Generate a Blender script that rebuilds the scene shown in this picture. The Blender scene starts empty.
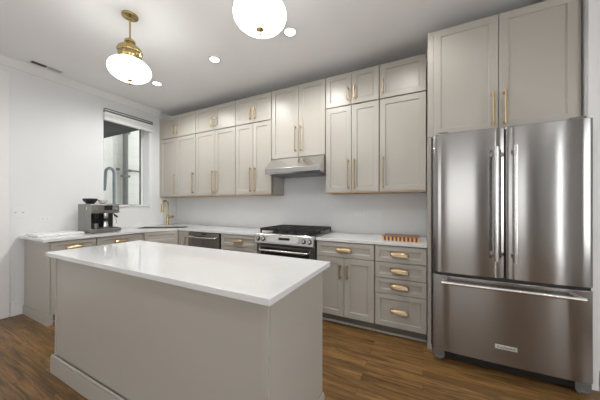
import bpy, bmesh, math, random
from mathutils import Vector, Matrix
random.seed(7)
S = bpy.context.scene
C = S.collection
PI = math.pi

# ------------------------------------------------------------------ camera, sky, light, exposure
cam_d = bpy.data.cameras.new('camera')
cam = bpy.data.objects.new('camera', cam_d); C.objects.link(cam)
cam.location = (0, -3.125, 1.279)
cam.rotation_euler = (PI/2, 0, math.radians(27.065))
cam_d.sensor_width = 36; cam_d.lens = 245.456/600*36
cam_d.shift_x = 0.004; cam_d.shift_y = 0.0073
cam_d.clip_start = 0.02
S.camera = cam

W = bpy.data.worlds.new('sky'); S.world = W; W.use_nodes = True
wn = W.node_tree.nodes; wl = W.node_tree.links
bgn = wn['Background']
sky = wn.new('ShaderNodeTexSky'); sky.sky_type = 'HOSEK_WILKIE'; sky.turbidity = 6; sky.sun_direction = (0.2, -0.6, 0.75)
mixw = wn.new('ShaderNodeMixRGB'); mixw.inputs[0].default_value = 0.75; mixw.inputs[2].default_value = (1, 1, 1, 1)
wl.new(sky.outputs[0], mixw.inputs[1]); wl.new(mixw.outputs[0], bgn.inputs[0])
bgn.inputs[1].default_value = 3.6

WINDOW_W = 1.5      # daylight through each front window
SIDE_W = 65.0        # tall glazed opening in the right wall
DOWN_W = 46.0         # each recessed lamp
XRW = 2.7
def area(name, loc, rot, sx, sy, w, col=(1, 1, 1)):
    d = bpy.data.lights.new(name, 'AREA'); d.shape = 'RECTANGLE'; d.size = sx; d.size_y = sy; d.energy = w; d.color = col
    o = bpy.data.objects.new(name, d); C.objects.link(o); o.location = loc; o.rotation_euler = rot
    return o
area('unseen_daylight', (-2.4, -8.55, 1.55), (PI/2, 0, 0), 2.2, 2.3, WINDOW_W, (0.97, 0.985, 1.0))
area('unseen_daylight', (0.9, -8.55, 1.55), (PI/2, 0, 0), 2.2, 2.3, WINDOW_W, (0.97, 0.985, 1.0))
area('unseen_daylight', (XRW+.18, -5.25, 1.4), (0, PI/2, 0), 2.5, .27, SIDE_W, (0.97, 0.985, 1.0))
area('unseen_daylight', (XRW+.18, -2.35, 1.5), (0, PI/2, 0), 1.5, 1.3, 13.0, (0.97, 0.985, 1.0))  # unseen window light, added to brighten the island's right side

vs = S.view_settings
S.display_settings.display_device = 'sRGB'
vs.view_transform = 'Standard'; vs.look = 'None'; vs.gamma = 1.0; vs.use_curve_mapping = False
vs.exposure = -0.04

# ------------------------------------------------------------------ materials
def mat(name, col, rough=0.5, metal=0.0, spec=0.5, emit=None, es=0.0, coat=0.0):
    m = bpy.data.materials.new(name); m.use_nodes = True
    b = m.node_tree.nodes['Principled BSDF']
    b.inputs['Base Color'].default_value = (*col, 1); b.inputs['Roughness'].default_value = rough
    b.inputs['Metallic'].default_value = metal; b.inputs['Specular IOR Level'].default_value = spec
    b.inputs['Coat Weight'].default_value = coat
    if emit:
        b.inputs['Emission Color'].default_value = (*emit, 1); b.inputs['Emission Strength'].default_value = es
    return m
def nd(m, t): return m.node_tree.nodes.new(t)
def lk(m, a, b): m.node_tree.links.new(a, b)
def noise_tint(m, scale=3.0, amt=0.04, stretch=(1, 1, 1), bump=0.0, detail=4):
    """procedural variation of the base colour (and optional bump)"""
    b = m.node_tree.nodes['Principled BSDF']; c = b.inputs['Base Color'].default_value[:]
    tc = nd(m, 'ShaderNodeTexCoord'); mp = nd(m, 'ShaderNodeMapping'); mp.inputs['Scale'].default_value = stretch
    lk(m, tc.outputs['Object'], mp.inputs[0])
    n = nd(m, 'ShaderNodeTexNoise'); n.inputs['Scale'].default_value = scale; n.inputs['Detail'].default_value = detail
    lk(m, mp.outputs[0], n.inputs['Vector'])
    r = nd(m, 'ShaderNodeValToRGB')
    r.color_ramp.elements[0].position = 0.3; r.color_ramp.elements[1].position = 0.7
    r.color_ramp.elements[0].color = (*[x*(1-amt) for x in c[:3]], 1)
    r.color_ramp.elements[1].color = (*[min(1, x*(1+amt)) for x in c[:3]], 1)
    lk(m, n.outputs['Fac'], r.inputs[0]); lk(m, r.outputs[0], b.inputs['Base Color'])
    if bump:
        bp = nd(m, 'ShaderNodeBump'); bp.inputs['Strength'].default_value = bump; bp.inputs['Distance'].default_value = 0.002
        lk(m, n.outputs['Fac'], bp.inputs['Height']); lk(m, bp.outputs[0], b.inputs['Normal'])
    return m

M = {}
M['wall'] = noise_tint(mat('wall_paint', (0.725, 0.735, 0.74), 0.6, spec=0.3), 2.0, 0.012, bump=0.02)
M['ceiling'] = noise_tint(mat('ceiling_paint', (0.86, 0.865, 0.87), 0.8, spec=0.2), 2.0, 0.01)
M['trim'] = noise_tint(mat('trim_paint', (0.76, 0.76, 0.76), 0.35), 2.0, 0.01)
M['paint'] = noise_tint(mat('greige_cabinet_paint', (0.41, 0.384, 0.342), 0.34), 1.5, 0.015)
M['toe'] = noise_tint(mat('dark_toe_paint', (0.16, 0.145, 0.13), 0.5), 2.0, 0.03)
M['underside'] = noise_tint(mat('unfinished_maple', (0.42, 0.29, 0.17), 0.55), 6.0, 0.15, (1, 8, 1))
M['steel'] = mat('brushed_steel', (0.34, 0.33, 0.32), 0.2, 1.0)
M['steel_light'] = noise_tint(mat('polished_steel', (0.72, 0.71, 0.70), 0.2, 1.0), 20, 0.03)
M['hoodsteel'] = noise_tint(mat('hood_steel', (0.62, 0.61, 0.60), 0.19, 1.0), 20, 0.03)
M['panelgrey'] = noise_tint(mat('panel_grey', (0.62, 0.62, 0.61), 0.35, 0.4), 12, 0.03)
M['brass'] = noise_tint(mat('satin_brass', (0.46, 0.345, 0.21), 0.34, 1.0), 30, 0.06)
M['brasspol'] = noise_tint(mat('aged_brass', (0.48, 0.375, 0.17), 0.24, 1.0), 30, 0.06)
M['black'] = noise_tint(mat('black_plastic', (0.012, 0.012, 0.013), 0.4), 10, 0.1)
M['iron'] = noise_tint(mat('cast_iron', (0.014, 0.014, 0.015), 0.55), 40, 0.2, bump=0.1)
M['display'] = noise_tint(mat('display_glass', (0.01, 0.011, 0.013), 0.08), 10, 0.1)
M['ovenglass'] = noise_tint(mat('oven_glass', (0.012, 0.011, 0.011), 0.1), 10, 0.1)
M['greymetal'] = noise_tint(mat('grey_painted_metal', (0.17, 0.172, 0.172), 0.4, 0.5), 10, 0.05)
M['coffeesteel'] = noise_tint(mat('coffee_machine_steel', (0.27, 0.26, 0.24), 0.3, 0.9), 15, 0.05)
M['white'] = noise_tint(mat('white_plastic', (0.74, 0.745, 0.745), 0.35), 10, 0.01)
M['slot'] = noise_tint(mat('slot_dark', (0.06, 0.06, 0.06), 0.6), 10, 0.1)
M['marble'] = noise_tint(mat('white_marble', (0.84, 0.84, 0.83), 0.25), 5, 0.04)
M['emit'] = noise_tint(mat('lamp_lens', (0.9, 0.9, 0.9), 0.5, emit=(1, 0.97, 0.92), es=9), 5, 0.01)
M['opal'] = noise_tint(mat('opal_glass', (0.92, 0.92, 0.9), 0.25, emit=(1, 0.995, 0.97), es=10.5), 5, 0.01)
M['shade_fabric'] = noise_tint(mat('blind_fabric', (0.66, 0.66, 0.65), 0.8), 30, 0.05)
M['walnut'] = noise_tint(mat('walnut_strip', (0.09, 0.032, 0.016), 0.5), 30, 0.25, (1, 6, 1))
M['boardtop'] = noise_tint(mat('board_cherry', (0.22, 0.11, 0.07), 0.5), 20, 0.2, (6, 1, 1))
M['maple'] = noise_tint(mat('maple_strip', (0.68, 0.34, 0.13), 0.5), 30, 0.15, (1, 6, 1))
M['sinksteel'] = noise_tint(mat('sink_steel', (0.16, 0.16, 0.16), 0.5, 0.7), 20, 0.05)
M['darkwood'] = noise_tint(mat('dark_deck', (0.022, 0.021, 0.02), 0.8), 8, 0.2, (8, 1, 1))
M['pipe'] = noise_tint(mat('dark_pipe', (0.10, 0.10, 0.095), 0.6), 8, 0.15)
M['bluepipe'] = noise_tint(mat('blue_grey_pipe', (0.15, 0.175, 0.185), 0.5), 8, 0.1)
M['fence'] = noise_tint(mat('weathered_fence', (0.12, 0.10, 0.09), 0.8), 8, 0.3, (1, 10, 1))
M['concrete'] = noise_tint(mat('concrete', (0.42, 0.41, 0.39), 0.9), 4, 0.1)

# brushed steel: very fine horizontal grain, highlights pulled out vertically
m = M['steel']; b = m.node_tree.nodes['Principled BSDF']
tc = nd(m, 'ShaderNodeTexCoord'); mp = nd(m, 'ShaderNodeMapping'); mp.inputs['Scale'].default_value = (0.4, 0.4, 2.5)
lk(m, tc.outputs['Object'], mp.inputs[0]); n = nd(m, 'ShaderNodeTexNoise'); n.inputs['Scale'].default_value = 2
lk(m, mp.outputs[0], n.inputs['Vector'])
mr = nd(m, 'ShaderNodeMapRange'); mr.inputs[3].default_value = 0.16; mr.inputs[4].default_value = 0.19
lk(m, n.outputs['Fac'], mr.inputs[0]); lk(m, mr.outputs[0], b.inputs['Roughness'])
b.inputs['Anisotropic'].default_value = 0.85; b.inputs['Anisotropic Rotation'].default_value = 0.25
tg = nd(m, 'ShaderNodeTangent'); tg.direction_type = 'RADIAL'; tg.axis = 'Z'; lk(m, tg.outputs[0], b.inputs['Tangent'])

# quartz: white, glossy, faint flecks and thin veins
m = M['quartz'] = mat('white_quartz', (0.85, 0.85, 0.845), 0.05, spec=0.5)
b = m.node_tree.nodes['Principled BSDF']; tc = nd(m, 'ShaderNodeTexCoord')
n1 = nd(m, 'ShaderNodeTexNoise'); n1.inputs['Scale'].default_value = 160; n1.inputs['Detail'].default_value = 2
n2 = nd(m, 'ShaderNodeTexNoise'); n2.inputs['Scale'].default_value = 2.2; n2.inputs['Detail'].default_value = 6; n2.inputs['Distortion'].default_value = 1.2
lk(m, tc.outputs['Object'], n1.inputs['Vector']); lk(m, tc.outputs['Object'], n2.inputs['Vector'])
r1 = nd(m, 'ShaderNodeValToRGB'); r1.color_ramp.elements[0].position = 0.28; r1.color_ramp.elements[1].position = 0.36
r1.color_ramp.elements[0].color = (0.60, 0.60, 0.595, 1); r1.color_ramp.elements[1].color = (0.70, 0.70, 0.697, 1)
r2 = nd(m, 'ShaderNodeValToRGB')
e = r2.color_ramp.elements; e[0].position = 0.485; e[0].color = (1, 1, 1, 1); e[1].position = 0.515; e[1].color = (1, 1, 1, 1)
k = e.new(0.5); k.color = (0.975, 0.973, 0.97, 1)
mx = nd(m, 'ShaderNodeMixRGB'); mx.blend_type = 'MULTIPLY'; mx.inputs[0].default_value = 1
lk(m, n1.outputs['Fac'], r1.inputs[0]); lk(m, n2.outputs['Fac'], r2.inputs[0])
lk(m, r1.outputs[0], mx.inputs[1]); lk(m, r2.outputs[0], mx.inputs[2]); lk(m, mx.outputs[0], b.inputs['Base Color'])

# oak plank floor, boards run along X
m = M['floor'] = mat('oak_planks', (0.2, 0.1, 0.04), 0.33, spec=0.4)
b = m.node_tree.nodes['Principled BSDF']; tc = nd(m, 'ShaderNodeTexCoord')
br = nd(m, 'ShaderNodeTexBrick'); br.offset = 0.37; br.offset_frequency = 2
br.inputs['Scale'].default_value = 1; br.inputs['Brick Width'].default_value = 1.1; br.inputs['Row Height'].default_value = 0.083
br.inputs['Mortar Size'].default_value = 0.0012; br.inputs['Mortar Smooth'].default_value = 0.1
br.inputs['Color1'].default_value = (0, 0, 0, 1); br.inputs['Color2'].default_value = (1, 1, 1, 1); br.inputs['Mortar'].default_value = (0, 0, 0, 1)
lk(m, tc.outputs['Object'], br.inputs['Vector'])
mp = nd(m, 'ShaderNodeMapping'); mp.inputs['Scale'].default_value = (1.6, 22, 1)
addv = nd(m, 'ShaderNodeVectorMath'); addv.operation = 'MULTIPLY_ADD'; addv.inputs[1].default_value = (9, 9, 9)
lk(m, tc.outputs['Object'], mp.inputs[0]); lk(m, br.outputs['Color'], addv.inputs[0]); lk(m, mp.outputs[0], addv.inputs[2])
gr = nd(m, 'ShaderNodeTexNoise'); gr.inputs['Scale'].default_value = 1.6; gr.inputs['Detail'].default_value = 7; gr.inputs['Distortion'].default_value = 1.4
lk(m, addv.outputs[0], gr.inputs['Vector'])
fg = nd(m, 'ShaderNodeTexNoise'); fg.inputs['Scale'].default_value = 14; fg.inputs['Detail'].default_value = 3
lk(m, addv.outputs[0], fg.inputs['Vector'])
rg = nd(m, 'ShaderNodeValToRGB'); e = rg.color_ramp.elements
e[0].position = 0.26; e[0].color = (0.060, 0.033, 0.014, 1); e[1].position = 0.72; e[1].color = (0.30, 0.165, 0.054, 1)
k = e.new(0.5); k.color = (0.175, 0.093, 0.031, 1)
lk(m, gr.outputs['Fac'], rg.inputs[0])
rf = nd(m, 'ShaderNodeMapRange'); rf.inputs[3].default_value = 0.62; rf.inputs[4].default_value = 1.35
lk(m, fg.outputs['Fac'], rf.inputs[0])
rb = nd(m, 'ShaderNodeMapRange'); rb.inputs[3].default_value = 0.75; rb.inputs[4].default_value = 1.2
lk(m, br.outputs['Color'], rb.inputs[0])
mu = nd(m, 'ShaderNodeMath'); mu.operation = 'MULTIPLY'; lk(m, rf.outputs[0], mu.inputs[0]); lk(m, rb.outputs[0], mu.inputs[1])
mo = nd(m, 'ShaderNodeMapRange'); mo.inputs[3].default_value = 1; mo.inputs[4].default_value = 0.35
lk(m, br.outputs['Fac'], mo.inputs[0])
mu2 = nd(m, 'ShaderNodeMath'); mu2.operation = 'MULTIPLY'; lk(m, mu.outputs[0], mu2.inputs[0]); lk(m, mo.outputs[0], mu2.inputs[1])
vm = nd(m, 'ShaderNodeVectorMath'); vm.operation = 'SCALE'
lk(m, rg.outputs[0], vm.inputs[0]); lk(m, mu2.outputs[0], vm.inputs['Scale']); lk(m, vm.outputs[0], b.inputs['Base Color'])
bp = nd(m, 'ShaderNodeBump'); bp.inputs['Strength'].default_value = 0.25; bp.inputs['Distance'].default_value = 0.002
lk(m, mu2.outputs[0], bp.inputs['Height']); lk(m, bp.outputs[0], b.inputs['Normal'])

# painted brick outside
m = M['brick'] = mat('white_painted_brick', (0.62, 0.62, 0.6), 0.8)
b = m.node_tree.nodes['Principled BSDF']; tc = nd(m, 'ShaderNodeTexCoord'); mp = nd(m, 'ShaderNodeMapping')
mp.inputs['Rotation'].default_value = (PI/2, 0, PI/2); lk(m, tc.outputs['Object'], mp.inputs[0])
br = nd(m, 'ShaderNodeTexBrick'); br.inputs['Scale'].default_value = 1; br.inputs['Brick Width'].default_value = 0.22; br.inputs['Row Height'].default_value = 0.075
br.inputs['Mortar Size'].default_value = 0.006
br.inputs['Color1'].default_value = (0.50, 0.49, 0.46, 1); br.inputs['Color2'].default_value = (0.54, 0.53, 0.50, 1); br.inputs['Mortar'].default_value = (0.45, 0.44, 0.42, 1)
lk(m, mp.outputs[0], br.inputs['Vector']); lk(m, br.outputs['Color'], b.inputs['Base Color'])

# window glass
m = M['glass'] = bpy.data.materials.new('window_glass'); m.use_nodes = True
nt = m.node_tree; nt.nodes.remove(nt.nodes['Principled BSDF'])
g = nd(m, 'ShaderNodeBsdfGlossy'); g.inputs['Roughness'].default_value = 0.02
t = nd(m, 'ShaderNodeBsdfTransparent'); t.inputs[0].default_value = (0.93, 0.95, 0.94, 1)
mxs = nd(m, 'ShaderNodeMixShader'); fr = nd(m, 'ShaderNodeFresnel'); fr.inputs[0].default_value = 1.45
lk(m, fr.outputs[0], mxs.inputs[0]); lk(m, t.outputs[0], mxs.inputs[1]); lk(m, g.outputs[0], mxs.inputs[2])
lk(m, mxs.outputs[0], nt.nodes['Material Output'].inputs[0])

# ------------------------------------------------------------------ mesh helpers
def NB(): return bmesh.new()
def box(bm, x0, x1, y0, y1, z0, z1, bev=0.0, seg=2):
    r = bmesh.ops.create_cube(bm, size=1)
    vv = r['verts']
    for v in vv:
        v.co = Vector((x0+(v.co.x+.5)*(x1-x0), y0+(v.co.y+.5)*(y1-y0), z0+(v.co.z+.5)*(z1-z0)))
    if bev:
        ed = list({e for v in vv for e in v.link_edges})
        bmesh.ops.bevel(bm, geom=ed, offset=bev, segments=seg, affect='EDGES', profile=0.5)
    return bm
def cyl(bm, p0, p1, r0, r1=None, n=20, cap=True):
    p0 = Vector(p0); p1 = Vector(p1); r1 = r0 if r1 is None else r1
    d = p1-p0; q = d.to_track_quat('Z', 'Y').to_matrix().to_4x4()
    bmesh.ops.create_cone(bm, cap_ends=cap, cap_tris=False, segments=n, radius1=r0, radius2=r1, depth=d.length,
                          matrix=Matrix.Translation((p0+p1)/2) @ q)
    return bm
def lathe(bm, prof, n=40, c=(0, 0, 0), flute=0.0, nf=0):
    rings = []
    for (r, z) in prof:
        if r < 1e-6: rings.append([bm.verts.new((c[0], c[1], c[2]+z))]); continue
        ring = []
        for k in range(n):
            a = 2*PI*k/n; rr = r
            if flute: rr = r*(1+flute*math.cos(nf*a))
            ring.append(bm.verts.new((c[0]+rr*math.cos(a), c[1]+rr*math.sin(a), c[2]+z)))
        rings.append(ring)
    for a, b in zip(rings, rings[1:]):
        for k in range(n):
            k2 = (k+1) % n
            if len(a) == 1 and len(b) == 1: continue
            if len(a) == 1: bm.faces.new((a[0], b[k2], b[k]))
            elif len(b) == 1: bm.faces.new((a[k], a[k2], b[0]))
            else: bm.faces.new((a[k], a[k2], b[k2], b[k]))
    bmesh.ops.recalc_face_normals(bm, faces=bm.faces)
    return bm
def tube(bm, pts, r, n=12):
    pts = [Vector(p) for p in pts]; rings = []
    up = Vector((0, 0, 1))
    prev = None
    for i, p in enumerate(pts):
        t = (pts[min(i+1, len(pts)-1)]-pts[max(i-1, 0)]).normalized()
        if prev is None:
            a = t.orthogonal().normalized()
        else:
            a = (prev - t*prev.dot(t)).normalized()
        prev = a; bb = t.cross(a)
        rr = r[i] if isinstance(r, (list, tuple)) else r
        rings.append([bm.verts.new(p+rr*(a*math.cos(2*PI*k/n)+bb*math.sin(2*PI*k/n))) for k in range(n)])
    for A, B in zip(rings, rings[1:]):
        for k in range(n): bm.faces.new((A[k], A[(k+1) % n], B[(k+1) % n], B[k]))
    bm.faces.new(rings[0][::-1]); bm.faces.new(rings[-1])
    bmesh.ops.recalc_face_normals(bm, faces=bm.faces)
    return bm
def prism(bm, poly, z0, z1, holes=()):
    """extrude an XY polygon (with holes) from z0 to z1"""
    edges = []; loops = []
    for lp in [poly]+list(holes):
        vs_ = [bm.verts.new((x, y, z1)) for x, y in lp]
        es = [bm.edges.new((vs_[i], vs_[(i+1) % len(vs_)])) for i in range(len(vs_))]
        edges += es; loops.append(vs_)
    r = bmesh.ops.triangle_fill(bm, use_beauty=True, use_dissolve=False, edges=edges)
    fs = [f for f in r['geom'] if isinstance(f, bmesh.types.BMFace)]
    ex = bmesh.ops.extrude_face_region(bm, geom=fs)
    for v in [g for g in ex['geom'] if isinstance(g, bmesh.types.BMVert)]: v.co.z = z0
    bmesh.ops.recalc_face_normals(bm, faces=bm.faces)
    return bm
def profx(bm, prof, x0, x1):
    """extrude a YZ profile along X"""
    a = [bm.verts.new((x0, y, z)) for y, z in prof]; b_ = [bm.verts.new((x1, y, z)) for y, z in prof]
    n = len(prof)
    bm.faces.new(a); bm.faces.new(b_[::-1])
    for k in range(n): bm.faces.new((a[k], b_[k], b_[(k+1) % n], a[(k+1) % n]))
    bmesh.ops.recalc_face_normals(bm, faces=bm.faces)
    return bm
def obj(name, bm, m, parent=None, smooth=False, loc=None, bevel=0):
    me = bpy.data.meshes.new(name); bm.to_mesh(me); bm.free()
    me.materials.append(M[m] if isinstance(m, str) else m)
    if smooth:
        for p in me.polygons: p.use_smooth = True
        me.set_sharp_from_angle(angle=math.radians(40))
    o = bpy.data.objects.new(name, me); C.objects.link(o)
    if parent: o.parent = parent
    if loc: o.location = loc
    if bevel:
        bv = o.modifiers.new('bevel', 'BEVEL'); bv.width = bevel; bv.segments = 2; bv.limit_method = 'ANGLE'
    return o
def tag(o, label, cat, group=None):
    o['label'] = label; o['category'] = cat
    if group: o['group'] = group
    return o
def thing(name, label, cat, loc=(0, 0, 0), rz=0, group=None):
    o = bpy.data.objects.new(name, None); C.objects.link(o); o.empty_display_size = 0.1
    o.location = loc; o.rotation_euler = (0, 0, rz)
    return tag(o, label, cat, group)
def struct(name, bm, m, parent=None, **k):
    o = obj(name, bm, m, parent, **k)
    if not parent: o['kind'] = 'structure'
    return o

# ------------------------------------------------------------------ room shell
XL, CE, XR, YF = -4.186, 2.930, 2.7, -8.6
struct('floor', box(NB(), XL-.3, XR+.3, YF-.3, .3, -.1, 0), 'floor')
# ceiling with round cut-outs is kept plain; the lamps sit flush beneath it
struct('ceiling', box(NB(), XL-.3, XR+.3, YF-.3, .3, CE, CE+.12), 'ceiling')
struct('wall_back', box(NB(), XL-.3, XR+.3, 0, .25, 0, CE), 'wall')
WY0, WY1, WZ0, WZ1 = -1.209, -.535, 1.245, 2.66
bm = NB()
box(bm, XL-.25, XL, YF, WY0, 0, CE); box(bm, XL-.25, XL, WY1, 0, 0, CE)
box(bm, XL-.25, XL, WY0, WY1, 0, WZ0); box(bm, XL-.25, XL, WY0, WY1, WZ1, CE)
struct('wall_left', bm, 'wall')
bm = NB()
box(bm, 1.018, XR, -.68, -.02, 0, CE)
struct('wall_niche', bm, 'wall')
bm = NB()
box(bm, XR, XR+.2, YF, -5.42, 0, CE); box(bm, XR, XR+.2, -5.08, -3.05, 0, CE); box(bm, XR, XR+.2, -1.65, 0, 0, CE); box(bm, XR, XR+.2, -3.05, -1.65, 0, .7); box(bm, XR, XR+.2, -3.05, -1.65, 2.3, CE); box(bm, XR, XR+.2, -5.42, -5.08, 0, .1); box(bm, XR, XR+.2, -5.42, -5.08, 2.7, CE)
struct('wall_right', bm, 'wall')
bm = NB()
for a, c_ in ((XL, -3.5), (-1.3, -.2), (2.0, XR)): box(bm, a, c_, YF-.25, YF, 0, CE)
for a, c_ in ((-3.5, -1.3), (-.2, 2.0)):
    box(bm, a, c_, YF-.25, YF, 0, .4); box(bm, a, c_, YF-.25, YF, 2.7, CE)
struct('wall_front', bm, 'wall')

# crown, baseboards
bm = NB()
pr = [(0, 0), (.060, 0), (.060, -.010), (.048, -.022), (.022, -.062), (.014, -.074), (.014, -.088), (0, -.088)]
A_ = [bm.verts.new((XL+.001+a, YF+.05, CE-.001+z)) for a, z in pr]; B_ = [bm.verts.new((XL+.001+a, -.36, CE-.001+z)) for a, z in pr]
bm.faces.new(A_); bm.faces.new(B_[::-1])
for k in range(len(pr)): bm.faces.new((A_[k], B_[k], B_[(k+1) % len(pr)], A_[(k+1) % len(pr)]))
bmesh.ops.recalc_face_normals(bm, faces=bm.faces)
struct('trim_1', bm, 'trim')
bm = NB()
box(bm, XL+.001, XL+.014, -2.125, -2.020, 0, .135, .002); box(bm, XL+.001, XL+.020, -2.125, -2.020, .135, .16, .004)
struct('baseboard_left', bm, 'trim')
bm = NB()
box(bm, 1.075, XR-.002, -.70, -.681, 0, .12, .003); box(bm, 1.075, XR-.002, -.697, -.681, .12, .14, .004)
struct('baseboard_right', bm, 'trim')
struct('trim_2', box(NB(), 1.020, 1.072, -.695, -.681, 0, CE-.002, .003), 'trim')
# tall flush white door at the far left
dr = struct('door_1', box(NB(), XL+.001, XL+.012, -3.05, -2.130, .004, 2.77, .004), 'trim')

# window in the left wall
win = bpy.data.objects.new('window_1', None); C.objects.link(win); win['kind'] = 'structure'
GX = -4.385
bm = NB()
f_ = .028
box(bm, GX-.03, GX+.02, WY0, WY0+f_, WZ0, WZ1); box(bm, GX-.03, GX+.02, WY1-f_, WY1, WZ0, WZ1)
box(bm, GX-.03, GX+.02, WY0+f_, WY1-f_, WZ0, WZ0+f_); box(bm, GX-.03, GX+.02, WY0+f_, WY1-f_, WZ1-f_, WZ1)
obj('window_frame', bm, 'trim', win)
bm = NB(); g_ = .007
box(bm, GX-.02, GX+.012, WY0+f_, WY0+f_+g_, WZ0+f_, WZ1-f_); box(bm, GX-.02, GX+.012, WY1-f_-g_, WY1-f_, WZ0+f_, WZ1-f_)
box(bm, GX-.02, GX+.012, WY0+f_+g_, WY1-f_-g_, WZ0+f_, WZ0+f_+g_)
obj('gasket', bm, 'slot', win)
obj('window_pane', box(NB(), GX-.006, GX, WY0+f_+g_, WY1-f_-g_, WZ0+f_+g_, WZ1-f_), 'glass', win)
obj('window_sill', box(NB(), GX+.02, XL+.018, WY0+.002, WY1-.002, WZ0, WZ0+.012, .003), 'trim', win)
bm = NB()
box(bm, XL+.001, XL+.013, WY1+.002, WY1+.05, WZ0-.02, WZ1-.06, .003)
obj('window_casing', bm, 'trim', win)
bm = NB(); box(bm, GX+.021, GX+.05, -.75, -.66, WZ0+.013, WZ0+.027, .004); cyl(bm, (GX+.035, -.70, WZ0+.02), (GX+.06, -.70, WZ0+.04), .006)
obj('window_latch', bm, 'panelgrey', win)
# raised blind on the wall above the opening
bl = thing('window_blind', 'raised grey and white window blind stacked above the kitchen window', 'blind', (XL, -.835, 2.49))
for nm, mm, y0, y1, z0, z1 in (('headrail', 'greymetal', .002, .058, .186, .20), ('light_rail', 'trim', .003, .052, .174, .185), ('headrail', 'greymetal', .003, .056, .148, .1735),
                               ('middle_rail', 'trim', .004, .056, .112, .1475), ('folded_fabric', 'shade_fabric', .006, .048, .066, .1115), ('bottom_rail', 'trim', .004, .054, .028, .0655)):
    obj(nm, box(NB(), y0, y1, -.378, .335, z0, z1, .003), mm, bl)
# ------------------------------------------------------------------ outside the window
struct('ground', box(NB(), -14, XL-.3, -6, 8, -.3, -.1), 'concrete')
nb = tag(obj('neighbour_building', NB() and box(NB(), -7.2, -6.2, -.10, 4, -.1, 6.5), 'brick'), 'white painted brick building seen through the kitchen window', 'building')
dk = thing('overhead_deck', 'dark timber deck overhang seen at the top of the window', 'deck', (-5.1, -1.6, 2.72))
obj('soffit', box(NB(), -1.05, .62, -1.6, 1.25, -.012, -.0005), 'darkwood', dk)
obj('deck_boards', box(NB(), -1.05, .62, -1.6, 1.25, .12, .16), 'darkwood', dk)
bm = NB()
for k in range(6): box(bm, -1.05, .62, -1.5+k*.5, -1.455+k*.5, 0, .12)
obj('joists', bm, 'darkwood', dk)
obj('rim_board', box(NB(), -1.05, .62, 1.2505, 1.295, -.012, .17), 'darkwood', dk)
dp = thing('downpipe', 'dark vertical downpipe fixed to the white brick building', 'pipe', (-6.085, .095, 0))
bm = NB(); cyl(bm, (0, 0, -.1), (0, 0, 6), .055)
obj('pipe_shaft', bm, 'pipe', dp, smooth=True)
for z in (.9, 1.9, 2.9): obj('bracket', box(NB(), -.066, .066, -.075, .075, z, z+.05, .005), 'pipe', dp)
cd = thing('conduit', 'thin grey horizontal conduit crossing the white brick building', 'pipe', (-6.17, .2, 2.07))
bm = NB(); cyl(bm, (0, -.25, .02), (0, -.178, .019), .018); cyl(bm, (0, -.03, .012), (0, .95, 0), .018)
obj('conduit_tube', bm, 'pipe', cd, smooth=True)
for y in (-.22, .04, .5): obj('junction_box', box(NB(), -.03, .035, y-.02, y+.02, -.022, .03, .004), 'pipe', cd)
bm = NB()
pts = [(-5.55, -.40, -.1), (-5.55, -.40, 1.90)]
for k in range(1, 9):
    a = PI*k/9; pts.append((-5.55, -.40-.075+.075*math.cos(a), 1.90+.10*math.sin(a)))
pts.append((-5.55, -.57, 1.55))
tag(obj('vent_pipe', tube(bm, pts, .028), 'bluepipe', smooth=True), 'blue grey gooseneck vent pipe outside the kitchen window', 'pipe')
fn = thing('fence', 'dark weathered fence low behind the gooseneck pipe outside the window', 'fence', (-6.9, -1.35, -.1))
bm = NB()
for k in range(7): box(bm, -.02, .02, -1.2+k*.26, -.96+k*.26, 0, 1.60)
obj('boards', bm, 'fence', fn)
for y in (-1.2, .0, .62): obj('post', box(NB(), -.11, -.02, y-.045, y+.045, 0, 1.70), 'fence', fn)

# ------------------------------------------------------------------ cabinet kit (local: front faces -Y at y=0, x 0..w)
def shaker_bm(x0, x1, z0, z1, t=.019, st=.058, rec=.009, bev=.007):
    bm = NB()
    st = min(st, (z1-z0)*.27)
    def ring(ix, y): return [bm.verts.new(p) for p in ((x0+ix, y, z0+ix), (x1-ix, y, z0+ix), (x1-ix, y, z1-ix), (x0+ix, y, z1-ix))]
    R = [ring(0, 0), ring(0, -t+.002), ring(.002, -t), ring(st, -t), ring(st+bev*.35, -t+rec*.75), ring(st+bev, -t+rec)]
    bm.faces.new(R[0])
    for a, b_ in zip(R, R[1:]):
        for k in range(4): bm.faces.new((a[k], a[(k+1) % 4], b_[(k+1) % 4], b_[k]))
    bm.faces.new(R[-1])
    bmesh.ops.recalc_face_normals(bm, faces=bm.faces)
    return bm
def bar_bm(x, z0, z1, y=-.019, r=.0075, out=.034):
    bm = NB()
    cyl(bm, (x, y-out, z0), (x, y-out, z1), r, n=14)
    L = z1-z0
    for z in (z0+min(.02, L*.1), z1-min(.02, L*.1)):
        cyl(bm, (x, y, z), (x, y-out, z), r*.85, n=12); cyl(bm, (x, y-.004, z), (x, y, z), r*1.6, n=12)
        cyl(bm, (x, y-out, z-.006), (x, y-out, z+.006), r*1.35, n=14)
    return bm
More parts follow.
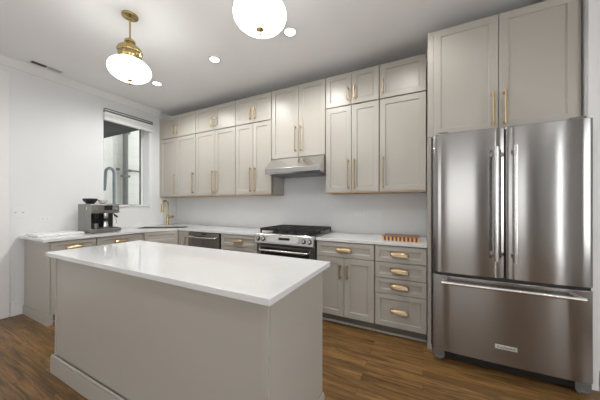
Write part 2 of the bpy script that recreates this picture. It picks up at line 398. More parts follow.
def cup_bm(x, z, y=-.019, w=.165, h=.038, out=.028):
    """half-dome cup pull, open below"""
    bm = NB(); nu, nv = 16, 8; sh = []
    for s in (1.0, .90):
        rows = []
        for j in range(nv+1):
            th = PI/2*j/nv
            row = []
            for i in range(nu+1):
                u = -1+2*i/nu
                k = (1-abs(u)**4)**.25 if abs(u) < 1 else 0
                row.append(bm.verts.new((x+u*w/2*s, y-out*s*max(k, .02)*math.cos(th), z-h/2+h*s*max(k, .02)*math.sin(th))))
            rows.append(row)
        for j in range(nv):
            for i in range(nu): bm.faces.new((rows[j][i], rows[j][i+1], rows[j+1][i+1], rows[j+1][i]))
        sh.append(rows)
    for i in range(nu): bm.faces.new((sh[0][0][i], sh[0][0][i+1], sh[1][0][i+1], sh[1][0][i]))
    bmesh.ops.recalc_face_normals(bm, faces=bm.faces)
    # thin back flange on the drawer face
    box(bm, x-w*.54, x+w*.54, y-.003, y, z+h*.42, z+h*.58, .001)
    return bm
def add_door(root, x0, x1, z0, z1, pull=None, name='door'):
    d = obj(name, shaker_bm(x0, x1, z0, z1), 'paint', root)
    if pull:
        px, pz0, pz1 = pull
        obj('handle', bar_bm(px, pz0, pz1), 'brass', d, smooth=True)
    return d
def add_drawer(root, x0, x1, z0, z1, w=.135, pull=True):
    d = obj('drawer', shaker_bm(x0, x1, z0, z1, st=.045), 'paint', root)
    if pull: obj('cup_pull', cup_bm((x0+x1)/2, (z0+z1)/2+.004, w=w), 'brass', d, smooth=True)
    return d
G = .004
def base_cab(loc, w, label, rz=0, layout='doors', depth=.60, left_skirt=False, toe=True):
    r = thing('base_cabinet', label, 'cabinet', loc, rz, 'greige base cabinets')
    obj('carcass', box(NB(), .003, w-.003, 0.028, depth, .1, .70 if layout == 'single' else .884), 'paint', r)
    if toe:
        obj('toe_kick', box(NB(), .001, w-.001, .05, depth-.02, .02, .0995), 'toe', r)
        obj('shoe_moulding', box(NB(), .001, w-.001, .036, .0495, 0, .02, .004), 'paint', r)
    if layout == 'doors':
        add_drawer(r, G, w-G, .722, .876, .17)
        c = w/2
        add_door(r, G, c-G/1.5, .102, .716, (c-.040, .50, .645)); add_door(r, c+G/1.5, w-G, .102, .716, (c+.040, .50, .645))
    elif layout == 'drawers':
        for z0, z1 in ((.722, .876), (.570, .716), (.421, .564), (.102, .415)): add_drawer(r, G, w-G, z0, z1, .165)
    elif layout == 'single':
        obj('top_rail', box(NB(), .003, w-.003, .012, .03, .701, .884), 'paint', r)
        add_door(r, G, w-G, .102, .876, (w-.035, .64, .80))
    elif layout == 'sink':
        add_drawer(r, .02, w-.02, .722, .876, pull=False)
        c = w/2
        add_door(r, .02, c-G/1.5, .102, .716, (c-.035, .50, .645)); add_door(r, c+G/1.5, w-.02, .102, .716, (c+.035, .50, .645))
    return r

YB = -.603          # base carcass front (door faces at -.622)
GB = 'greige base cabinets'
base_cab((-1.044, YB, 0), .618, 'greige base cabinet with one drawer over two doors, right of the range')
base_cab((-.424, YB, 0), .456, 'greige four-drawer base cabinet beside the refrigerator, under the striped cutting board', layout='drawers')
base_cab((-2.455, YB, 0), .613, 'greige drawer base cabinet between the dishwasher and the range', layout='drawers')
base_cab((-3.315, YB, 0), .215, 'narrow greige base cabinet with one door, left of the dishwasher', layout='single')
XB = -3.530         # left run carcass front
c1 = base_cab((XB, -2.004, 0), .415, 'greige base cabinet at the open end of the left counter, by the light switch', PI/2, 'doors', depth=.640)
c2 = base_cab((XB, -1.587, 0), .549, 'greige base cabinet under the espresso machine, second from the counter end', PI/2, 'doors', depth=.640)
# end panel and skirt of the open end
obj('end_panel', box(NB(), -.014, -.001, -.018, .640, .0, .884, .001), 'paint', c1)
bm = NB(); box(bm, -.030, -.0145, -.012, .640, 0, .085, .001); box(bm, -.028, -.0145, -.012, .640, .085, .104, .006)
box(bm, -.030, .02, -.030, -.0125, 0, .085, .001); box(bm, -.030, .02, -.028, -.0125, .085, .104, .006)
obj('skirt', bm, 'paint', c1)
# diagonal corner sink cabinet
A = Vector((XB+.0, -1.030)); B = Vector((-3.322, -.603-.01)); dv = B-A; wd = dv.length; ang = math.atan2(dv.y, dv.x)
sc_ = base_cab((A.x, A.y, 0), wd, 'greige diagonal corner sink cabinet below the brass faucet', ang, 'sink', depth=.05, toe=False)
ck = sc_.children[0]
# give the corner carcass its real five-sided plan
inv = Matrix.Rotation(-ang, 4, 'Z')
def loc2(x, y): v = inv @ Vector((x-A.x, y-A.y, 0)); return (v.x, v.y)
bm = NB()
plan = [loc2(*p) for p in ((A.x, A.y+.004), (XL+.01, A.y+.004), (XL+.01, -.012), (B.x-.003, -.012), (B.x-.003, B.y))]
prism(bm, plan, .02, .70)
for i in range(5):
    pass
me = ck.data; bm.to_mesh(me); bm.free()
bm = NB(); box(bm, .001, wd-.001, .001, .018, .701, .884); obj('apron', bm, 'paint', sc_)

# dishwasher
dw = thing('dishwasher', 'stainless dishwasher with a bar handle, left of the drawer cabinet', 'dishwasher', (-3.092, YB, 0))
obj('tub', box(NB(), .004, .628, .004, .56, .1, .878), 'black', dw)
obj('toe_kick', box(NB(), .004, .628, .05, .5, 0, .098), 'toe', dw)
d_ = obj('door', box(NB(), .008, .612, -.024, .003, .11, .872, .004), 'steel', dw)
bm = NB(); tube(bm, [(.05, -.024, .815), (.05, -.055, .815), (.075, -.062, .812), (.31, -.066, .806), (.545, -.062, .812), (.57, -.055, .815), (.57, -.024, .815)], .011)
obj('handle', bm, 'steel_light', d_, smooth=True)
obj('display', box(NB(), .27, .36, -.0265, -.0242, .845, .862), 'display', d_)

# ------------------------------------------------------------------ worktops (slabs of quartz)
T0, T1 = .885, .915
ct = tag(obj('countertop', NB() and box(NB(), -1.052, .033, -.6284, -.002, T0, T1, .002), 'quartz'),
         'white quartz countertop between the range and the refrigerator', 'countertop')
# sink opening
scn = Vector((-3.64, -.64)); sa = math.radians(34); ux = Vector((math.cos(sa), math.sin(sa))); uy = Vector((-ux.y, ux.x))
def sk(a, b_): p = scn+ux*a+uy*b_; return (p.x, p.y)
SW, SD = .34, .13
hole = [sk(-SW, -SD), sk(SW, -SD), sk(SW, SD), sk(-SW, SD)]
plan = [(XL+.002, -2.062), (-3.4876, -2.062), (-3.4876, -1.02), (-3.325, -.6284), (-1.826, -.6284), (-1.826, -.002), (XL+.002, -.002)]
tag(obj('countertop', prism(NB(), plan, T0, T1, [hole]), 'quartz'),
    'L-shaped white quartz countertop under the window and along to the range', 'countertop')
# sink
sn = thing('sink', 'dark steel sink set diagonally into the corner countertop below the faucet', 'sink', (scn.x, scn.y, .884), sa)
bm = NB()
def rr(w, d, z): return [bm.verts.new(p) for p in ((-w, -d, z), (w, -d, z), (w, d, z), (-w, d, z))]
R = [rr(SW+.010, SD+.010, .0325), rr(SW+.009, SD+.009, .0340), rr(SW-.004, SD-.004, .0340), rr(SW-.006, SD-.006, .030), rr(SW-.012, SD-.012, -.16), rr(SW-.03, SD-.03, -.175)]
for a, b_ in zip(R, R[1:]):
    for k in range(4): bm.faces.new((a[k], a[(k+1) % 4], b_[(k+1) % 4], b_[k]))
bm.faces.new(R[-1]); bmesh.ops.recalc_face_normals(bm, faces=bm.faces); bmesh.ops.reverse_faces(bm, faces=bm.faces)
obj('basin', bm, 'sinksteel', sn)
bm = NB(); cyl(bm, (0, 0, -.174), (0, 0, -.170), .045)
obj('drain', bm, 'steel_light', sn, smooth=True)
# faucet
fc = thing('faucet', 'brass gooseneck pull-down faucet standing behind the corner sink', 'faucet', (-4.005, -.315, .9155), math.radians(-84))
bm = NB(); lathe(bm, [(0, 0), (.031, 0), (.031, .006), (.026, .012), (.023, .03), (.023, .16), (.019, .18), (.0, .18)])
obj('body', bm, 'brasspol', fc, smooth=True)
pts = [(0, 0, .17), (0, 0, .36)]
for k in range(1, 13):
    a = PI*k/12; pts.append((.056-.056*math.cos(a), 0, .37+.056*math.sin(a)))
pts.append((.112, 0, .33))
obj('spout', tube(NB(), pts, .0145), 'brasspol', fc, smooth=True)
bm = NB(); cyl(bm, (.112, 0, .335), (.114, 0, .225), .017, .022)
obj('spray_head', bm, 'brasspol', fc, smooth=True)
bm = NB(); cyl(bm, (0, .0, .150), (0, .10, .150), .020, .017); cyl(bm, (0, .10, .150), (0, .125, .150), .021)
obj('lever', bm, 'brasspol', fc, smooth=True)

# ------------------------------------------------------------------ wall cabinets
YU, ZB, ZM, ZT = -.328, 1.4135, 2.4224, 2.7983
def wall_cab(x0, x1, z0, z1, label, doors, group, name='wall_cabinet', depth=None, y=YU, under=True, filler=0, fillr=0):
    w = x1-x0; r = thing(name, label, 'cabinet', (x0, y, z0), 0, group); h = z1-z0
    depth = depth or -y-.002
    obj('carcass', box(NB(), .003, w-.003, .028, depth, .008 if under else .0, h), 'paint', r)
    if under: obj('bottom_panel', box(NB(), .002, w-.002, -.017, depth-.002, -.004, .0075), 'underside', r)
    for (a, b_, pu) in doors: add_door(r, a-x0, b_-x0, .010 if under else .004, h-.003, pu and (pu[0]-x0, pu[1]-z0, pu[2]-z0))
    if filler: obj('filler', box(NB(), .001, filler, -.019, 0, .004, h), 'paint', r)
    if fillr: obj('filler', box(NB(), w-fillr, w-.001, .004, .022, .004, h), 'paint', r)
    return r
L_ = 'tall greige wall cabinets'; U_ = 'short greige cabinets above the wall cabinets'
HB0, HB1 = 1.452, 1.795
HT0, HT1 = 2.468, 2.625
g = .0045
def two(a, b_, c, z0, z1, dl=.038): return [(a+g, c-g/2, (c-dl, z0, z1)), (c+g/2, b_-g, (c+dl, z0, z1))]
X = [-4.184, -3.270, -2.441, -1.816, -1.043, -.423, .031]
# lower tall row
r = wall_cab(X[0], X[1], ZB, ZM-.004, 'tall greige wall cabinet in the corner by the window, its two handles apart', [(X[0]+.03, -3.718, (-3.765, HB0, HB1)), (-3.714, X[1]-g, (X[1]-.045, HB0, HB1))], L_, filler=.028)
wall_cab(X[1], X[2], ZB, ZM-.004, 'tall greige two-door wall cabinet, second from the window, above the dishwasher', two(X[1], X[2], -2.845, HB0, HB1), L_)
wall_cab(X[2], X[3], ZB, ZM-.004, 'tall greige two-door wall cabinet directly left of the range hood', two(X[2], X[3], -2.122, HB0, HB1), L_)
wall_cab(X[4], X[5], ZB, ZM-.004, 'tall greige two-door wall cabinet directly right of the range hood', two(X[4], X[5], -.728, HB0, HB1), L_)
wall_cab(X[5], X[6], ZB, ZM-.004, 'tall greige single-door wall cabinet beside the refrigerator cabinet', [(X[5]+g, X[6]-g, (X[5]+.04, HB0, HB1))], L_)
# top short row
wall_cab(X[0], X[1], ZM, ZT, 'short greige cabinet at ceiling level nearest the window', two(X[0]+.027, X[1], -3.738, HT0, HT1), U_, under=False, filler=.028)
wall_cab(X[1], X[2], ZM, ZT, 'short greige two-door cabinet at ceiling level, second from the window', two(X[1], X[2], -2.862, HT0, HT1), U_, under=False)
wall_cab(X[2], X[3], ZM, ZT, 'short greige two-door cabinet at ceiling level, left of the cabinet over the hood', two(X[2], X[3], -2.122, HT0, HT1), U_, under=False)
wall_cab(X[4], X[5], ZM, ZT, 'short greige two-door cabinet at ceiling level, right of the cabinet over the hood', two(X[4], X[5], -.728, HT0, HT1), U_, under=False)
wall_cab(X[5], X[6], ZM, ZT, 'short greige single-door cabinet at ceiling level beside the refrigerator cabinet', [(X[5]+g, X[6]-g, (X[5]+.04, HT0, HT1))], U_, under=False)
# over the hood
wall_cab(X[3], X[4], 1.880, ZT, 'greige two-door cabinet above the stainless range hood', two(X[3], X[4], -1.408, 1.945, 2.275), 'greige wall cabinets', under=False)
# refrigerator surround
FX0, FX1 = .036, 1.010
wall_cab(FX0, FX1, 1.872, ZT, 'deep greige two-door cabinet above the refrigerator', two(FX0+.0385, FX1-.0175, .536, 1.905, 2.175), 'greige wall cabinets', y=-.640, under=False, filler=.042, fillr=.02)
sp = thing('side_panel', 'tall narrow greige panel between the counter and the refrigerator', 'panel', (FX0, -.658, 0))
obj('board', box(NB(), 0, .03, 0, .650, 0, 1.869, .001), 'paint', sp)
obj('base_block', box(NB(), -.003, .036, -.012, -.0005, 0, .045, .003), 'paint', sp)

# ------------------------------------------------------------------ range hood
hd = thing('range_hood', 'stainless under-cabinet range hood above the gas range', 'range hood', (-1.816, 0, 1.66))
pr = [(-.004, 0.0), (-.49, 0), (-.515, .012), (-.515, .07), (-.352, .215), (-.004, .215)]
obj('canopy', profx(NB(), pr, .004, .768), 'hoodsteel', hd, bevel=.003)
obj('filter', box(NB(), .05, .722, -.44, -.06, -.006, -.0005, .001), 'greymetal', hd)
bm = NB()
for k in range(3): cyl(bm, (.62+k*.035, -.515, .04), (.62+k*.035, -.519, .04), .009)
obj('button', bm, 'steel_light', hd, smooth=True)

# ------------------------------------------------------------------ gas range
RX0, RX1 = -1.820, -1.062; RW = RX1-RX0
rg_ = thing('gas_range', 'stainless slide-in gas range with black grates under the hood', 'range', (RX0, 0, 0))
obj('body', box(NB(), .006, RW-.006, -.615, -.02, .05, .908), 'greymetal', rg_)
obj('cooktop', box(NB(), .002, RW-.002, -.635, -.015, .909, .930, .004), 'steel', rg_)
pr = [(-.6155, .800), (-.672, .800), (-.692, .815), (-.668, .922), (-.655, .931), (-.6355, .931)]
cp = obj('control_panel', profx(NB(), pr, -.012, RW+.004), 'hoodsteel', rg_, bevel=.003)
slope = math.atan2(.024, .107)
def onpanel(z): return -.692+(z-.815)*.024/.107
# raised oval console, display
bm = NB()
for x0, x1, z0, z1, t0 in ((.165, .585, .835, .912, .004),):
    n = 10; ring = []
    rr_ = (z1-z0)/2
    P_ = [(x1-rr_+rr_*math.cos(a), (z0+z1)/2+rr_*math.sin(a)) for a in [-PI/2+PI*i/n for i in range(n+1)]]
    P_ += [(x0+rr_+rr_*math.cos(a), (z0+z1)/2+rr_*math.sin(a)) for a in [PI/2+PI*i/n for i in range(n+1)]]
    fr_ = [bm.verts.new((x, onpanel(z)-t0, z)) for x, z in P_]; bk = [bm.verts.new((x, onpanel(z)+.001, z)) for x, z in P_]
    bm.faces.new(fr_); bm.faces.new(bk[::-1])
    for k in range(len(P_)): bm.faces.new((fr_[k], bk[k], bk[(k+1) % len(P_)], fr_[(k+1) % len(P_)]))
    bmesh.ops.recalc_face_normals(bm, faces=bm.faces)
obj('console', bm, 'panelgrey', cp)
bm = NB(); box(bm, .325, .47, onpanel(.875)-.009, onpanel(.875)-.003, .866, .892)
bmesh.ops.rotate(bm, verts=bm.verts, cent=(0, onpanel(.879)-.006, .879), matrix=Matrix.Rotation(-slope, 3, 'X'))
obj('display', bm, 'display', cp)
for kx in (.035, .105, .645, .715):
    z = .865; y = onpanel(z)
    nrm = Vector((0, -math.cos(slope), math.sin(slope)))
    p = Vector((kx, y, z))
    bm = NB(); cyl(bm, p, p+nrm*.0058, .027, n=24); obj('knob_ring', bm, 'black', cp, smooth=True)
    bm = NB(); cyl(bm, p+nrm*.006, p+nrm*.034, .021, .018, n=24)
    kb = obj('knob', bm, 'steel_light', cp, smooth=True)
    bm = NB(); box(bm, kx-.0025, kx+.0025, y-.039, y-.030, z-.004, z+.022)
    obj('pointer', bm, 'black', kb)
od = obj('oven_door', box(NB(), .012, RW-.012, -.650, -.616, .20, .785, .004), 'steel', rg_)
obj('oven_window', box(NB(), .05, RW-.06, -.653, -.6505, .32, .765, .002), 'ovenglass', od)
bm = NB(); tube(bm, [(.06, -.650, .735), (.06, -.69, .735), (.09, -.705, .735), (RW-.10, -.705, .735), (RW-.07, -.69, .735), (RW-.07, -.650, .735)], .014)
obj('oven_handle', bm, 'steel_light', od, smooth=True)
dwr = obj('warming_drawer', box(NB(), .012, RW-.012, -.650, -.616, .06, .194, .004), 'steel', rg_)
# burners and grates
for bx_, by_ in ((.17, -.49), (.17, -.19), (.39, -.34), (.61, -.49), (.61, -.19)):
    bm = NB(); cyl(bm, (bx_, by_, .930), (bx_, by_, .942), .048, .042, n=24); cyl(bm, (bx_, by_, .942), (bx_, by_, .950), .03, n=24)
    obj('burner', bm, 'iron', rg_, smooth=True)
for gx0, gx1 in ((.012, .25), (.256, .502), (.508, .746)):
    bm = NB(); y0, y1, z0, z1 = -.612, -.05, .960, .988
    for x in (gx0, gx1-.014, (gx0+gx1)/2-.007): box(bm, x, x+.014, y0, y1, z0, z1, .002)
    for y in (y0, y1-.014, -.48, -.34, -.20): box(bm, gx0, gx1, y, y+.014, z0-.001, z1-.001, .002)
    for x in (gx0+.002, gx1-.016):
        for y in (y0+.002, y1-.016): box(bm, x, x+.014, y, y+.014, .9305, z0)
    obj('grate', bm, 'iron', rg_)

# ------------------------------------------------------------------ refrigerator
fr0, fr1, fy, fz = .072, .988, -.8465, 1.846; fw = fr1-fr0; fm = .536-fr0
fg_ = thing('refrigerator', 'stainless french-door refrigerator with a bottom freezer drawer', 'refrigerator', (fr0, fy, 0))
obj('cabinet', box(NB(), .008, fw-.008, .085, .80, .105, 1.838, .004), 'greymetal', fg_)
def bowed(x0, x1, z0, z1, bow=.012, t=.075):
    bm = NB(); n = 14; xc = (x0+x1)/2; hw = (x1-x0)/2; fv = []
    for i in range(n+1):
        x = x0+(x1-x0)*i/n; u = (x-xc)/hw
        e_ = max(0, abs(u)-.93)/.07
        y = bow*(u*u)+.012*e_*e_
        fv.append((x, y))
    poly = fv+[(x1, t), (x0, t)]
    lo = [bm.verts.new((x, y, z0)) for x, y in poly]; hi = [bm.verts.new((x, y, z1)) for x, y in poly]
    bm.faces.new(lo); bm.faces.new(hi[::-1])
    for k in range(len(poly)): bm.faces.new((lo[k], hi[k], hi[(k+1) % len(poly)], lo[(k+1) % len(poly)]))
    bmesh.ops.recalc_face_normals(bm, faces=bm.faces)
    return bm
dl = obj('door', bowed(0, fm-.003, .732, fz), 'steel', fg_, smooth=True, bevel=.004)
drr = obj('door', bowed(fm+.003, fw, .732, fz), 'steel', fg_, smooth=True, bevel=.004)
fd = obj('freezer_drawer', bowed(0, fw, .103, .712), 'steel', fg_, smooth=True, bevel=.004)
obj('door_gasket', box(NB(), .01, fw-.01, .022, .084, .7125, .7315), 'black', fg_)
for hx, d_ in ((.470-fr0, dl), (.578-fr0, drr)):
    bm = NB(); cyl(bm, (hx, -.055, .868), (hx, -.055, 1.695), .0135)
    hh = obj('handle', bm, 'steel_light', d_, smooth=True)
    for z in (.91, 1.655):
        bm = NB(); box(bm, hx-.011, hx+.011, -.058, .012, z-.016, z+.016, .004); cyl(bm, (hx, -.055, z-.022), (hx, -.055, z+.022), .0145)
        obj('bracket', bm, 'steel_light', hh, smooth=True)
bm = NB(); cyl(bm, (.055, -.058, .670), (fw-.065, -.058, .670), .0135)
hh = obj('handle', bm, 'steel_light', fd, smooth=True)
for x in (.08, fw-.09):
    bm = NB(); box(bm, x-.016, x+.016, -.060, .012, .659, .681, .004); cyl(bm, (x-.022, -.058, .670), (x+.022, -.058, .670), .0155)
    obj('bracket', bm, 'steel_light', hh, smooth=True)
bdg = obj('badge', box(NB(), .402, .528, -.0035, .003, .220, .250, .001), 'panelgrey', fd)
cu = bpy.data.curves.new('badge_text', 'FONT'); cu.body = 'KitchenAid'; cu.size = .023; cu.align_x = 'CENTER'; cu.align_y = 'CENTER'; cu.extrude = .0004
to = bpy.data.objects.new('tmp', cu); C.objects.link(to)
dg = bpy.context.evaluated_depsgraph_get(); me = bpy.data.meshes.new_from_object(to.evaluated_get(dg)); bpy.data.objects.remove(to)
me.materials.clear(); me.materials.append(M['slot'])
tx = bpy.data.objects.new('lettering', me); C.objects.link(tx); tx.parent = bdg; tx.location = (.465, -.0042, .235); tx.rotation_euler = (PI/2, 0, 0)
obj('toe_grille', box(NB(), .06, fw-.06, .095, .13, .012, .098), 'black', fg_)
for x in (.0, fw-.085):
    bm = NB(); box(bm, x+.004, x+.084, .03, .12, .040, .098, .006); box(bm, x+.012, x+.078, .036, .10, .022, .041, .008); cyl(bm, (x+.045, .08, 0), (x+.045, .08, .03), .018)
    obj('foot_cover', bm, 'greymetal', fg_)
for x in (.03, fw-.11): obj('hinge_cover', box(NB(), x, x+.08, .02, .10, 1.8445, 1.862, .004), 'greymetal', fg_)

# ------------------------------------------------------------------ island
il = thing('kitchen_island', 'greige kitchen island cabinet under the white quartz slab', 'kitchen island', (-1.5405, -1.985, 0))
ix0, ix1, iy0, iy1 = -.965, .986, -.315, .276
obj('core', box(NB(), ix0+.012, ix1-.012, iy0+.014, iy1-.02, .02, .8835), 'paint', il)
obj('front_panel', box(NB(), ix0+.022, ix1-.045, iy0+.006, iy0+.0135, .02, .8835), 'paint', il)
obj('corner_post', box(NB(), ix1-.0445, ix1-.0005, iy0, iy0+.0135, .02, .8835, .0015), 'paint', il)
obj('corner_post', box(NB(), ix0, ix0+.0215, iy0, iy0+.0135, .02, .8835, .0015), 'paint', il)
obj('end_panel', box(NB(), ix1-.0115, ix1+.003, iy0+.014, iy1, .02, .8835, .001), 'paint', il)
obj('end_panel', box(NB(), ix0-.003, ix0+.0115, iy0+.014, iy1, .02, .8835, .001), 'paint', il)
bm = NB(); t = .018
def sk4(bm, t, z0, z1, bv):
    box(bm, ix0-.004-t, ix1+.004+t, iy0-t, iy0-.0005, z0, z1, bv)
    box(bm, ix1+.0035, ix1+.004+t, iy0, iy1-.01, z0, z1, bv); box(bm, ix0-.004-t, ix0-.0035, iy0, iy1-.01, z0, z1, bv)
sk4(bm, .018, 0, .120, .001); sk4(bm, .0155, .120, .136, .0075)
obj('skirt', bm, 'paint', il)
# doors of the working side (towards the range)
for k in range(4):
    w4 = (ix1-ix0-.04)/4; bm = shaker_bm(0, w4-.006, .10, .875)
    o = obj('door', bm, 'paint', il, loc=(ix1-.02-k*w4, iy1-.0195, 0)); o.rotation_euler = (0, 0, PI)
    obj('handle', bar_bm(.04 if k % 2 == 0 else w4-.046, .64, .80), 'brass', o, smooth=True)
tag(obj('island_countertop', box(NB(), -2.556, -.525, -2.3347, -1.640, T0, T1, .003), 'quartz'),
    'large white quartz slab on top of the kitchen island', 'countertop')

# ------------------------------------------------------------------ things on the counters
cb = thing('cutting_board', 'striped wooden end-grain cutting board on the right counter', 'cutting board', (-.200, -.385, .9155))
bw, bd_, bh = .170, .125, .044
obj('top_slab', box(NB(), -bw, bw, -bd_, bd_, bh-.004, bh, .001), 'boardtop', cb)
N = 19
for k in range(N):
    x0 = -bw+2*bw*k/N
    obj('strip', box(NB(), x0+.0002, x0+2*bw/N-.0002, -bd_, bd_, .0, bh-.0042), 'walnut' if k % 2 else 'maple', cb)
tag(obj('serving_slab', box(NB(), -4.13, -3.78, -2.02, -1.60, .9155, .942, .004), 'marble'),
    'white marble slab lying on the left counter beside the espresso machine', 'slab')

# espresso machine (front faces +X)
em = thing('espresso_machine', 'steel espresso machine with a bean hopper on the left counter', 'coffee machine', (-3.672, -1.417, .9155), PI/2); em.scale = (.86, .96, 1.10)
hw = .185        # local: front at y=0, x along world +y
obj('body', box(NB(), -hw, hw, .17, .36, .012, .335, .008), 'coffeesteel', em)
pr = [(.01, .225), (-.005, .24), (.005, .325), (.02, .338), (.172, .338), (.172, .225)]
hdp = obj('head', profx(NB(), pr, -hw, hw), 'coffeesteel', em, bevel=.004)
obj('screen', box(NB(), -.02, .085, -.0065, .0, .262, .318, .001), 'display', hdp)
for x in (-.13, .125):
    bm = NB(); cyl(bm, (x, .004, .285), (x, -.02, .285), .021, .019, n=24)
    obj('dial', bm, 'steel_light', hdp, smooth=True)
obj('side_cheek', box(NB(), -hw, -hw+.012, .02, .172, .05, .226, .002), 'coffeesteel', em)
tr = obj('drip_tray', box(NB(), -hw-.006, hw+.02, -.02, .168, .006, .048, .008), 'coffeesteel', em)
obj('tray_grid', box(NB(), -hw+.02, hw-.01, -.005, .15, .0482, .054, .001), 'black', tr)
for x in (-.15, .15):
    for y in (.02, .33): 
        bm = NB(); cyl(bm, (x, y, 0), (x, y, .012), .015); obj('foot', bm, 'black', em, smooth=True)
obj('back_splash', box(NB(), -hw+.014, hw-.005, .160, .1695, .056, .224), 'black', em)  # black colour puts the shade of the brewing cavity into the panel
# grinder outlet, group head, portafilter, jug, wand
bm = NB(); lathe(bm, [(0, .225), (.042, .225), (.042, .19), (.03, .165), (0, .165)], n=24, c=(-.10, .085, 0)); obj('grinder_outlet', bm, 'black', em, smooth=True)
bm = NB(); lathe(bm, [(0, .225), (.036, .225), (.036, .185), (.031, .165), (0, .165)], n=24, c=(.035, .085, 0)); obj('group_head', bm, 'steel_light', em, smooth=True)
bm = NB(); lathe(bm, [(0, .164), (.034, .164), (.034, .14), (.012, .125), (0, .125)], n=24, c=(.035, .085, 0))
tube(bm, [(.035, .06, .15), (.030, .0, .145), (.022, -.06, .135)], [.010, .013, .012]); obj('portafilter', bm, 'black', em, smooth=True)
bm = NB(); lathe(bm, [(0, .054), (.036, .054), (.038, .08), (.030, .115), (.033, .13), (.030, .13), (.027, .115), (.034, .08), (0, .058)], n=24, c=(.03, .075, 0))
obj('cup', bm, 'steel_light', em, smooth=True)
bm = NB(); lathe(bm, [(0, .054), (.037, .054), (.037, .10), (.034, .105), (0, .105)], n=24, c=(-.10, .07, 0)); obj('tamping_cradle', bm, 'greymetal', em, smooth=True)
bm = NB(); tube(bm, [(.13, .06, .225), (.135, .04, .20), (.150, .02, .14), (.155, .012, .075)], .007); obj('steam_wand', bm, 'steel_light', em, smooth=True)
bm = NB(); tube(bm, [(.135, .04, .205), (.158, .0, .175)], .012); obj('wand_grip', bm, 'black', em, smooth=True)
# hopper
bm = NB(); lathe(bm, [(0, .338), (.045, .338), (.052, .345), (.085, .376), (.090, .382), (.090, .394), (.08, .400), (0, .402)], n=32, c=(-.108, .19, 0))
obj('bean_hopper', bm, 'black', em, smooth=True)
bm = NB(); lathe(bm, [(0, .3385), (.03, .3385), (.05, .352), (.062, .384), (.059, .384), (.046, .356), (.028, .345), (0, .344)], n=28, c=(.05, .17, 0))
obj('warming_bowl', bm, 'white', em, smooth=True)
bm = NB(); cyl(bm, (-hw+.012, .11, .285), (-hw-.004, .11, .285), .014, n=20); obj('side_dial', bm, 'steel_light', em, smooth=True)

# ------------------------------------------------------------------ wall plates
def plate(name, label, cat, loc, rz, w, h, kind):
    r = thing(name, label, cat, loc, rz, 'white wall plates')
    obj('cover_plate', box(NB(), -w/2, w/2, -.006, -.0005, -h/2, h/2, .002), 'white', r)
    if kind == 'switch':
        for x in (-w/4, w/4):
            o = obj('rocker', box(NB(), x-.017, x+.017, -.009, -.006, -.033, .033, .001), 'white', r)
            obj('rocker_mark', box(NB(), x-.005, x+.005, -.0096, -.0088, -.004, .004), 'slot', o)
    else:
        for x in (-.02, .02):
            o = obj('socket', box(NB(), x-.017, x+.017, -.008, -.006, -.014, .014, .001), 'white', r)
            bm = NB(); box(bm, x-.006, x+.004, -.0086, -.0078, .004, .006); box(bm, x-.006, x+.004, -.0086, -.0078, -.006, -.004)
            obj('slots', bm, 'slot', o)
plate('light_switch', 'white double light switch on the left wall beside the flush door', 'switch', (XL, -2.055, 1.185), PI/2, .125, .118, 'switch')
plate('wall_outlet', 'white outlet on the left wall above the marble slab', 'outlet', (XL, -1.835, 1.10), PI/2, .118, .072, 'outlet')
plate('wall_outlet', 'white outlet on the back wall right of the range, below the wall cabinets', 'outlet', (-.70, 0, 1.155), 0, .118, .072, 'outlet')
plate('wall_outlet', 'white outlet on the back wall above the dishwasher', 'outlet', (-2.84, 0, 1.155), 0, .118, .072, 'outlet')
plate('wall_outlet', 'white outlet on the back wall just left of the range', 'outlet', (-2.16, 0, 1.155), 0, .118, .072, 'outlet')

# ------------------------------------------------------------------ ceiling fittings
vt = thing('ceiling_vent', 'slim ceiling air vent beside the crown moulding, one half dark', 'vent', (-4.02, -1.87, CE))
bm = NB()
box(bm, -.05, .05, -.145, -.135, -.006, -.0005); box(bm, -.05, .05, .135, .145, -.006, -.0005)
box(bm, -.05, -.04, -.135, .135, -.006, -.0005); box(bm, .04, .05, -.135, .135, -.006, -.0005); box(bm, -.04, .04, -.004, .004, -.006, -.0005)
obj('frame', bm, 'trim', vt)
obj('dark_backing', box(NB(), -.04, .04, -.135, .135, -.002, -.0008), 'black', vt)  # flat black plate for the darkness inside the vent
for k in range(10): obj('louver', box(NB(), -.04, .04, .008+k*.0128, .0165+k*.0128, -.005, -.0025), 'panelgrey', vt)
for k in range(5): obj('louver', box(NB(), -.04, .04, -.125+k*.025, -.1225+k*.025, -.005, -.0025), 'greymetal', vt)

def downlight(x, y, label, power=1.0):
    r = thing('recessed_light', label, 'ceiling light', (x, y, CE), 0, 'recessed ceiling lights')
    bm = NB(); lathe(bm, [(.050, -.0005), (.068, -.0005), (.068, -.004), (.060, -.007), (.050, -.004), (.050, -.0005)], n=36); obj('trim_ring', bm, 'white', r, smooth=True)
    bm = NB(); cyl(bm, (0, 0, -.0035), (0, 0, -.0010), .0495, n=36); obj('lens', bm, 'emit', r)
    d = bpy.data.lights.new('downlight_beam', 'SPOT'); d.energy = DOWN_W*power; d.spot_size = math.radians(165); d.spot_blend = .6; d.shadow_soft_size = .05; d.color = (1.0, .993, .97)
    o = bpy.data.objects.new('downlight_beam', d); C.objects.link(o); o.parent = r; o.location = (0, 0, -.03)
    return r
downlight(-2.116, -1.066, 'round recessed ceiling light in front of the middle wall cabinets')
downlight(-1.134, -1.065, 'round recessed ceiling light right beside the nearer pendant globe')
downlight(-3.235, -1.014, 'round recessed ceiling light just behind the farther pendant globe')
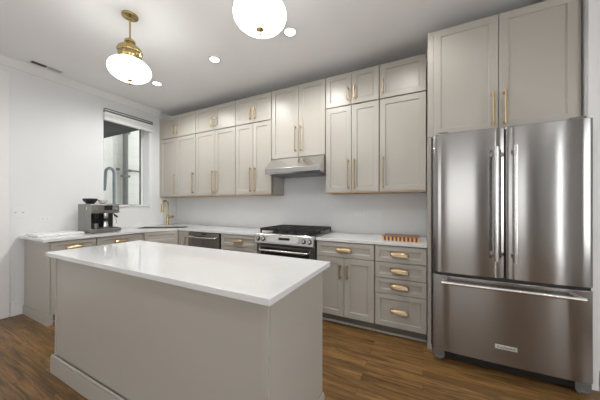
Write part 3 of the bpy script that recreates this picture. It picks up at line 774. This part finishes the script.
for x, y in ((-.15, -1.065), (-3.2, -3.1), (-2.1, -3.1), (-1.1, -3.1), (-.1, -3.1), (1.6, -3.1)):  # unseen lamps, added because the room needs more light
    downlight(x, y, 'round recessed ceiling light out of view above the room behind', .26 if y < -2 else .4)

def pendant(x, y, label):
    r = thing('pendant_light', label, 'pendant lamp', (x, y, CE), 0, 'brass pendants over the island')
    bm = NB(); lathe(bm, [(0, -.0005), (.063, -.0005), (.064, -.006), (.060, -.016), (.03, -.022), (.012, -.024), (.010, -.034), (0, -.034)], n=40); obj('canopy', bm, 'brasspol', r, smooth=True)
    bm = NB(); cyl(bm, (0, 0, -.03), (0, 0, -.215), .0075); obj('stem', bm, 'brasspol', r, smooth=True)
    bm = NB()
    lathe(bm, [(0, -.200), (.014, -.202), (.018, -.214), (.036, -.218), (.042, -.226), (.042, -.240), (.030, -.250), (.034, -.258), (.046, -.264)], n=40)
    obj('cap', bm, 'brasspol', r, smooth=True)
    bm = NB()
    lathe(bm, [(.036, -.260), (.060, -.268), (.084, -.290), (.094, -.315), (.092, -.328), (.084, -.338)], n=96, flute=.035, nf=16)
    lathe(bm, [(.080, -.334), (.088, -.338), (.088, -.358), (.082, -.376), (.076, -.388), (.072, -.388), (.076, -.368), (.076, -.336)], n=48)
    obj('fitter', bm, 'brasspol', r, smooth=True)
    bm = NB(); pf = []
    R0, hz, zc = .162, .092, -.478
    pf.append((.070, -.384)); pf.append((.074, -.396))
    for k in range(19):
        a = math.radians(62-k*(152/18)); pf.append((R0*math.cos(a)**.85 if math.cos(a) > 0 else 0, zc+hz*math.sin(a)*(1.0 if a > 0 else .95)))
    pf[-1] = (0, pf[-1][1])
    lathe(bm, pf, n=64); sh = obj('globe_shade', bm, 'opal', r, smooth=True)
    zb = pf[-1][1]
    bm = NB(); lathe(bm, [(0, zb+.004), (.024, zb+.002), (.026, zb-.003), (.012, zb-.008), (.006, zb-.014), (.008, zb-.022), (.009, zb-.030), (.004, zb-.038), (0, zb-.040)], n=24)
    obj('finial', bm, 'brasspol', r, smooth=True)
    return r
pendant(-2.281, -1.881, 'brass pendant lamp with glowing white globe over the left end of the island')
pendant(-.900, -1.875, 'larger looking white pendant globe cut off by the top of the photo')
